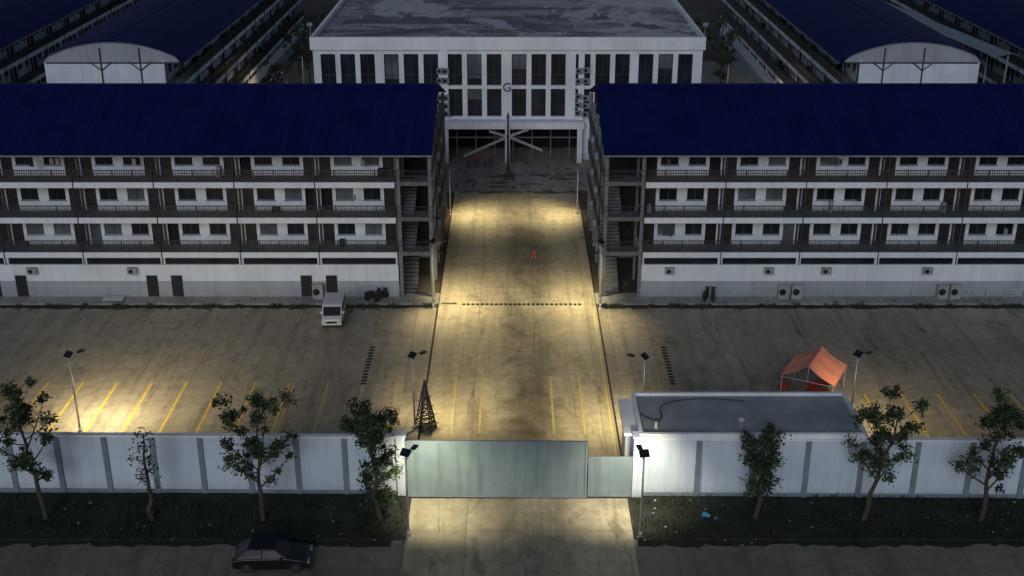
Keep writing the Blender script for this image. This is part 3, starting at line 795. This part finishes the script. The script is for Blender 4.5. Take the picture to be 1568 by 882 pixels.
def chair(x, y, rz):
    P = empty('plastic_chair', (x, y, .03), rz); m = MB()
    m.box(-.22, .22, -.22, .22, .43, .47)
    for a in (-.2, .2):
        for b in (-.2, .2): m.tube((a * 1.1, b * 1.1, 0), (a * .9, b * .9, .43), .022, n=6)
        m.tube((a, -.2, .46), (a, -.27, .88), .02, n=6); m.tube((a * 1.15, -.22, .66), (a * 1.15, .18, .64), .02, n=6); m.tube((a * 1.15, .18, .46), (a * 1.15, .18, .64), .02, n=6)
    for z in (.6, .7, .8): m.box(-.2, .2, -.27, -.24, z - .03, z + .04)
    m.done('chair', 'red', P)
for x, y, a in ((20.3, 80.2, .4), (20.7, 80.8, 1.2), (22.2, 79.2, 2), (22.9, 79.6, .3), (23.4, 78.9, 3), (22.6, 80.3, 4)): chair(x, y, a)
P = empty('folding_table', (23.1, 80.4, .03), .3); m = MB(); m.box(-.7, .7, -.4, .4, .7, .74)
for a in (-.6, .6):
    for b in (-.33, .33): m.tube((a, b, 0), (a, b, .7), .02, n=6)
m.done('table', 'red', P)
P = empty('lattice_tower', (-6.15, 74.9, 0)); m = MB()
n = 6; H = 3.9
for k in range(n):
    a = 2 * math.pi * k / n; m.tube((math.cos(a) * .8, math.sin(a) * .8, 0), (0, 0, H), .05, n=5)
for i in range(10):
    z = H * i / 11; rr = .8 * (1 - z / H); z2 = H * (i + 1) / 11; r2 = .8 * (1 - z2 / H)
    for k in range(n):
        a, b = 2 * math.pi * k / n, 2 * math.pi * (k + 1) / n
        m.tube((math.cos(a) * rr, math.sin(a) * rr, z), (math.cos(b) * rr, math.sin(b) * rr, z), .035, n=4); m.tube((math.cos(a) * rr, math.sin(a) * rr, z), (math.cos(b) * r2, math.sin(b) * r2, z2), .03, n=4)
        if (i + k) % 2: m.tube((math.cos(a) * rr, math.sin(a) * rr, z), (math.cos(a) * (rr + .22), math.sin(a) * (rr + .22), z + .1), .03, n=4)
m.done('lattice', 'steel', P)

# ------------------------------------------------------------ people
def person(x, y, rz, shirt='shirt', h=1.7, walk=.25):
    V = [(0, 0, .95), (0, 0, 1.2), (0, .0, 1.42), (0, 0, 1.5), (0, .015, 1.6), (0, .02, 1.68),
         (.1, 0, .9), (.11, walk * .35, .5), (.11, walk * .1 + .0, .08), (.11, walk * .1 + .14, .04),
         (-.1, 0, .9), (-.11, -walk * .2, .5), (-.11, -walk * 1.1, .1), (-.11, -walk * 1.1 + .14, .04),
         (.2, 0, 1.4), (.25, -.06, 1.14), (.26, .05, .9), (.26, .08, .8),
         (-.2, 0, 1.4), (-.25, .03, 1.14), (-.26, .16, .93), (-.26, .2, .84)]
    E = [(0, 1), (1, 2), (2, 3), (3, 4), (4, 5), (0, 6), (6, 7), (7, 8), (8, 9), (0, 10), (10, 11), (11, 12), (12, 13), (2, 14), (14, 15), (15, 16), (16, 17), (2, 18), (18, 19), (19, 20), (20, 21)]
    Rd = [.14, .125, .13, .055, .09, .075, .09, .06, .042, .035, .09, .06, .042, .035, .06, .045, .034, .032, .06, .045, .034, .032]
    me = bpy.data.meshes.new('figure'); me.from_pydata(V, E, []); o = bpy.data.objects.new('figure_src', me); scene.collection.objects.link(o)
    o.modifiers.new('Skin', 'SKIN')
    if not me.skin_vertices:
        bpy.context.view_layer.objects.active = o; bpy.ops.mesh.customdata_skin_add()
    for i, sv in enumerate(me.skin_vertices[0].data): sv.radius = (Rd[i], Rd[i] * (.75 if i < 3 else 1)); sv.use_root = (i == 0)
    su = o.modifiers.new('S', 'SUBSURF'); su.levels = 2; su.render_levels = 2
    dg = bpy.context.evaluated_depsgraph_get(); me2 = bpy.data.meshes.new_from_object(o.evaluated_get(dg)); bpy.data.objects.remove(o)
    P = empty('person', (x, y, .04), rz); P.scale = (h / 1.75,) * 3
    me2.materials.clear()
    for k in (shirt, 'trouser', 'skin', 'hair'): me2.materials.append(M[k])
    for p_ in me2.polygons:
        c = p_.center; z = c.z; p_.use_smooth = True
        p_.material_index = 3 if (z > 1.68 or (z > 1.56 and c.y < -.0)) else 2 if z > 1.49 else 2 if (abs(c.x) > .2 and z < 1.12) else 0 if z > .92 else 1 if z > .07 else 3
    b = bpy.data.objects.new('body', me2); link(b, P)
    m = MB(); m.tube((0, .1, 1.6), (0, .135, 1.585), .018, .01, 6); m.done('nose', 'skin', P)
person(2.1, 106.2, 2.6); person(-4.3, 139.2, 0, 'red', 1.7, .05); person(-3.3, 138.6, 1.5, 'red', 1.72, .1); person(-5.2, 138.4, -1, 'red', 1.65, .1); person(-2.7, 140.2, 2, 'red', 1.65, .1)

# ------------------------------------------------------------ world, sun, camera
wd = bpy.data.worlds.new('World'); scene.world = wd; wd.use_nodes = True
n = wd.node_tree.nodes; bg = n['Background']; sk = n.new('ShaderNodeTexSky'); sk.sky_type = 'NISHITA'; sk.sun_disc = False
EL = math.radians(24); sk.sun_elevation = EL; sk.sun_rotation = math.radians(190)
wd.node_tree.links.new(sk.outputs[0], bg.inputs[0]); bg.inputs[1].default_value = .032
S = bpy.data.lights.new('sun', 'SUN'); S.energy = .72; S.angle = math.radians(25); S.color = (.78, .87, 1)
so = bpy.data.objects.new('sun', S); az = math.radians(190)
dv = Vector((math.sin(az) * math.cos(EL), math.cos(az) * math.cos(EL), math.sin(EL)))
so.rotation_euler = (-dv).to_track_quat('-Z', 'Y').to_euler(); link(so)
cam = bpy.data.cameras.new('Camera'); cam.lens = 42.0; cam.sensor_width = 36; cam.clip_end = 3000; cam.clip_start = .5
co = bpy.data.objects.new('Camera', cam); co.location = (0, 0, 42); co.rotation_euler = (math.radians(90 - 22.6), 0, 0); link(co); scene.camera = co
